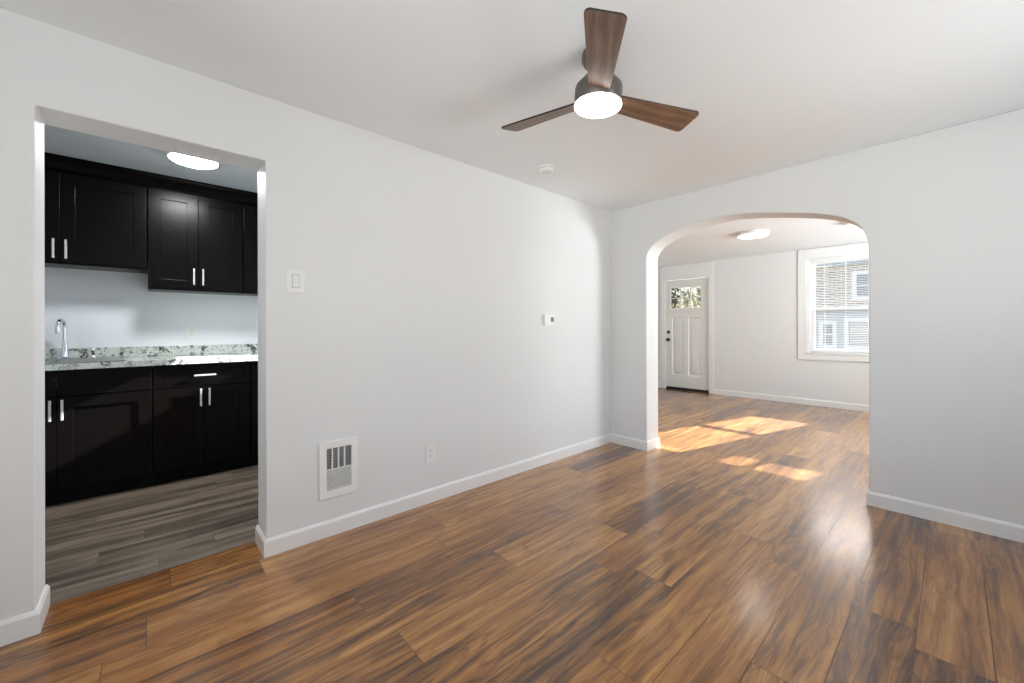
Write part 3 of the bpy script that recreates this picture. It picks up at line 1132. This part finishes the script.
def upper_cabinet(y0, y1, z0, z1, label, handle_z, dep=.31):
    o = thing('wall_cabinet', label, 'cabinet', (KX, y0, 0), group=None)
    w = y1 - y0
    xf = dep - .019
    mb = MB()
    mb.box((.001, .001, z0), (xf - .001, w - .001, z1))
    mb.build('body', M['cab'], o)
    g = .003
    mid = w / 2
    for a, b, hy in ((g, mid - g / 2, mid - .030), (mid + g / 2, w - g, mid + .030)):
        d = shaker(a, b, z0 + .012, z1 - .012, xf).build('door', M['cab'], o, bevel=.0015, smooth=False)
        pull(d, (xf + .019, hy, handle_z), .135)
    return o


DX = .31
upper_cabinet(-.905, .008, 1.632, 2.29, 'dark espresso wall cabinet above the sink with two wide doors', 1.735)
upper_cabinet(.012, .640, 1.484, 2.29, 'dark espresso wall cabinet, the taller one right of the sink', 1.600)
upper_cabinet(.644, 1.25, 1.484, 2.29, 'dark espresso wall cabinet cut off by the right side of the kitchen opening', 1.600)
mb = MB()
mb.prism([(.001, 2.291), (.315, 2.291), (.325, 2.300), (.335, 2.322), (.362, 2.360), (.372, 2.368), (.372, HK - .001), (.001, HK - .001)], 'Y', -.95, 1.25)
tag(mb.build('cabinet_crown', M['cab'], loc=(KX, 0, 0)), 'dark crown moulding running above the wall cabinets to the kitchen ceiling', 'moulding')


def base_cabinet(y0, y1, label, fronts, dep=.60):
    o = thing('base_cabinet', label, 'cabinet', (KX, y0, 0))
    w = y1 - y0
    xf = dep - .019
    mb = MB()
    mb.box((.001, .001, .10), (xf - .001, .019, .899)).box((.001, w - .019, .10), (xf - .001, w - .001, .899))
    mb.box((.001, .0191, .10), (xf - .001, w - .0191, .118)).box((.001, .0191, .1181), (.012, w - .0191, .899))
    mb.box((xf - .020, .0191, .869), (xf - .001, w - .0191, .899))
    mb.build('body', M['cab'], o)
    MB().box((.01, .001, .001), (dep - .055, w - .001, .0995)).build('toe_kick', M['toe'], o)
    g = .003
    mid = w / 2
    for a, b, hy in ((g, mid - g / 2, mid - .027), (mid + g / 2, w - g, mid + .027)):
        d = shaker(a, b, .108, .718, xf).build('door', M['cab'], o, bevel=.0015, smooth=False)
        pull(d, (xf + .019, hy, .636), .135)
    if fronts == 2:
        for a, b in ((g, mid - g / 2), (mid + g / 2, w - g)):
            MB().box((xf, a, .724), (xf + .019, b, .894)).build('false_drawer_front', M['cab'], o, bevel=.002)
    else:
        d = shaker(g, w - g, .724, .894, xf, st=.04).build('drawer_front', M['cab'], o, bevel=.0015, smooth=False)
        pull(d, (xf + .019, w / 2, .808), .138, False)
    return o


base_cabinet(-.905, .035, 'dark espresso base cabinet under the sink with two plain false drawer fronts', 2)
base_cabinet(.039, .648, 'dark espresso base cabinet with one drawer above two doors, right of the sink', 1)
base_cabinet(.652, 1.262, 'dark espresso base cabinet mostly hidden by the right side of the kitchen opening', 1)

# worktop with backsplash
SNK = (-.86, -.125, .085, .600)   # y0, y1, x0, x1 of the cut-out (local x)
ct = thing('countertop', 'grey and white speckled granite worktop with low backsplash', 'countertop', (KX, 0, 0))
mb = MB()
CT0, CT1 = .9005, .940
ys = [-1.25, SNK[0], SNK[1], 1.262]
xs = [.001, SNK[2], SNK[3], .635]
for i in range(3):
    for j in range(3):
        if i == 1 and j == 1:
            continue
        a, b, c, d = ys[i], ys[i + 1], xs[j], xs[j + 1]
        mb.quad((c, a, CT1), (d, a, CT1), (d, b, CT1), (c, b, CT1))
        mb.quad((c, a, CT0), (d, a, CT0), (d, b, CT0), (c, b, CT0))
for (c, a, d, b) in ((xs[0], ys[0], xs[3], ys[0]), (xs[3], ys[0], xs[3], ys[3]), (xs[3], ys[3], xs[0], ys[3]), (xs[0], ys[3], xs[0], ys[0]),
                     (xs[1], ys[1], xs[2], ys[1]), (xs[2], ys[1], xs[2], ys[2]), (xs[2], ys[2], xs[1], ys[2]), (xs[1], ys[2], xs[1], ys[1])):
    n = 1
    mb.quad((c, a, CT0), (d, b, CT0), (d, b, CT1), (c, a, CT1))
mb.build('worktop', M['granite'], ct, bevel=.004, smooth=False)
MB().box((.001, -1.25, CT1), (.021, 1.262, 1.022)).build('backsplash', M['granite'], ct, bevel=.002)

# stainless double sink
sk = thing('kitchen_sink', 'stainless steel double bowl sink set in the granite worktop', 'sink', (KX, 0, CT1))
mb = MB()
y0, y1, x0, x1 = SNK[0] - .018, SNK[1] + .018, SNK[2] - .018, SNK[3] + .018
rim = .010
by = [(y0 + .035, (y0 + y1) / 2 - .014), ((y0 + y1) / 2 + .014, y1 - .035)]
bx0, bx1 = x0 + .085, x1 - .030
us = [y0, by[0][0], by[0][1], by[1][0], by[1][1], y1]
vs = [x0, bx0, bx1, x1]
for i in range(5):
    for j in range(3):
        if j == 1 and i in (1, 3):
            continue
        mb.quad((vs[j], us[i], rim), (vs[j + 1], us[i], rim), (vs[j + 1], us[i + 1], rim), (vs[j], us[i + 1], rim))
for (c, a, d, b) in ((x0, y0, x1, y0), (x1, y0, x1, y1), (x1, y1, x0, y1), (x0, y1, x0, y0)):
    mb.quad((c, a, .0005), (d, b, .0005), (d, b, rim), (c, a, rim))
mb.build('deck', M['steel'], sk, bevel=.002)
for a, b in by:
    mb = MB()
    r0 = [(bx0, a, rim), (bx1, a, rim), (bx1, b, rim), (bx0, b, rim)]
    r1 = [(bx0 + .012, a + .012, -.05), (bx1 - .012, a + .012, -.05), (bx1 - .012, b - .012, -.05), (bx0 + .012, b - .012, -.05)]
    r2 = [(p[0], p[1], -.165) for p in r1]
    for q in range(4):
        w = (q + 1) % 4
        mb.quad(r0[q], r0[w], r1[w], r1[q])
        mb.quad(r1[q], r1[w], r2[w], r2[q])
    mb.quad(*r2)
    bo = mb.build('bowl', M['steel'], sk, smooth=False)
    MB().lathe([(0, 0), (.045, 0), (.042, .003), (.020, .002), (0, .002)], ((bx0 + bx1) / 2, (a + b) / 2, -.165)).build('drain', M['chrome'], bo)

# faucet
fc = thing('kitchen_faucet', 'chrome gooseneck faucet at the back of the sink', 'faucet', (KX + .115, -.447, CT1 + rim), R(-15))
MB().lathe([(0, 0), (.030, 0), (.030, .006), (.024, .012), (.021, .050), (.017, .085), (.013, .125), (0, .125)], seg=32).build('body', M['chrome'], fc)
path = [(0, 0, .12), (0, 0, .22)]
for k in range(0, 13):
    t = R(180 - k * 16.5)
    path.append((.046 + .046 * math.cos(t), 0, .240 + .046 * math.sin(t)))
MB().tube(path, .0115, 16).build('spout', M['chrome'], fc)
ex, _, ez = path[-1]
MB().lathe([(0, 0), (.0145, 0), (.0165, -.030), (.015, -.046), (0, -.046)], (ex - .002, 0, ez + .006), seg=24).build('spray_head', M['chrome'], fc)
MB().tube([(0, .014, .060), (0, .030, .063), (.004, .050, .072)], [.008, .007, .005], 12).build('lever', M['chrome'], fc)
sp = thing('side_sprayer', 'small chrome fitting standing on the sink deck right of the faucet', 'sprayer', (KX + .115, -.300, CT1 + rim))
MB().lathe([(0, 0), (.022, 0), (.021, .008), (.014, .016), (0, .016)], seg=24).build('base', M['chrome'], sp)
MB().lathe([(0, .014), (.010, .014), (.012, .045), (.015, .060), (.012, .074), (0, .078)], seg=24).build('head', M['chrome'], sp)


# ------------------------------------------------------------------ outdoors, seen through the far window and the door glass
struct(MB().box((-34, -26, -.42), (26, 40, -.30)).build('ground', M['concrete']), 'pale concrete street outside', 'ground')
nb = thing('row_house', 'brick row house with white window frames across the street, seen through the far window', 'house', (-2.6, 17.0, -.30))
hw, hh = 4.2, 5.4
low = [(-.45, -.10, .84, 1.62), (.22, .92, .84, 1.70), (2.2, 3.1, .84, 1.70), (-3.3, -2.5, .84, 1.70)]
mid = [(.42, 1.25, 2.42, 3.22), (-2.9, -2.0, 2.42, 3.22), (2.3, 3.1, 2.42, 3.22)]
wall_bm('Y', 0, .3, -hw, hw, 0, 2.04, low).build('porch_wall', M['ext_siding'], nb, smooth=False)
wall_bm('Y', 0, .3, -hw, hw, 2.12, 3.50, mid).build('brick_wall', M['brick'], nb, smooth=False)
MB().box((-hw, -.06, 2.04), (hw, .3, 2.12)).build('belt_course', M['ext_white'], nb)
mb = MB()
zz = 3.50
while zz < hh:
    mb.prism([(-.14, zz), (.2, zz), (.2, zz + .16), (-.10, zz + .16)], 'X', -hw, hw)
    zz += .16
mb.build('upper_siding', M['ext_siding'], nb, smooth=False)
MB().box((-hw - .1, -.35, hh), (hw + .1, .6, hh + .22)).build('cornice', M['ext_white'], nb)
for a, b, c, d in low + mid:
    mb = wall_bm('Y', -.04, .12, a - .07, b + .07, c - .07, d + .07, [(a + .05, b - .05, c + .05, (c + d) / 2 - .02), (a + .05, b - .05, (c + d) / 2 + .02, d - .05)])
    f = mb.build('window', M['ext_white'], nb, smooth=False)
    MB().box((a + .04, .06, c + .04), (b - .04, .08, d - .04)).build('pane', M['ext_glass'], f)

tr = thing('street_tree', 'leafy tree outside, seen through the glass of the front door', 'tree', (-8.6, 15.5, -.30))
MB().tube([(0, 0, 0), (.05, 0, 1.2), (-.03, .05, 2.4), (.1, 0, 3.4)], [.16, .13, .10, .05], 12).build('trunk', M['bark'], tr)
rnd = random.Random(3)
mb = MB()
for i in range(1500):
    while True:
        v = Vector((rnd.uniform(-1, 1), rnd.uniform(-1, 1), rnd.uniform(-1, 1)))
        if .3 < v.length < 1:
            break
    c = Vector((v.x * 1.25, v.y * 1.1, 2.9 + v.z * 1.2))
    a = Vector((rnd.uniform(-1, 1), rnd.uniform(-1, 1), rnd.uniform(-1, 1))).normalized()
    b = a.orthogonal().normalized()
    s = rnd.uniform(.06, .11)
    mb.quad(c - a * s, c + b * s * .55, c + a * s, c - b * s * .55)
mb.build('foliage', M['leaf'], tr, smooth=False, merge=False)
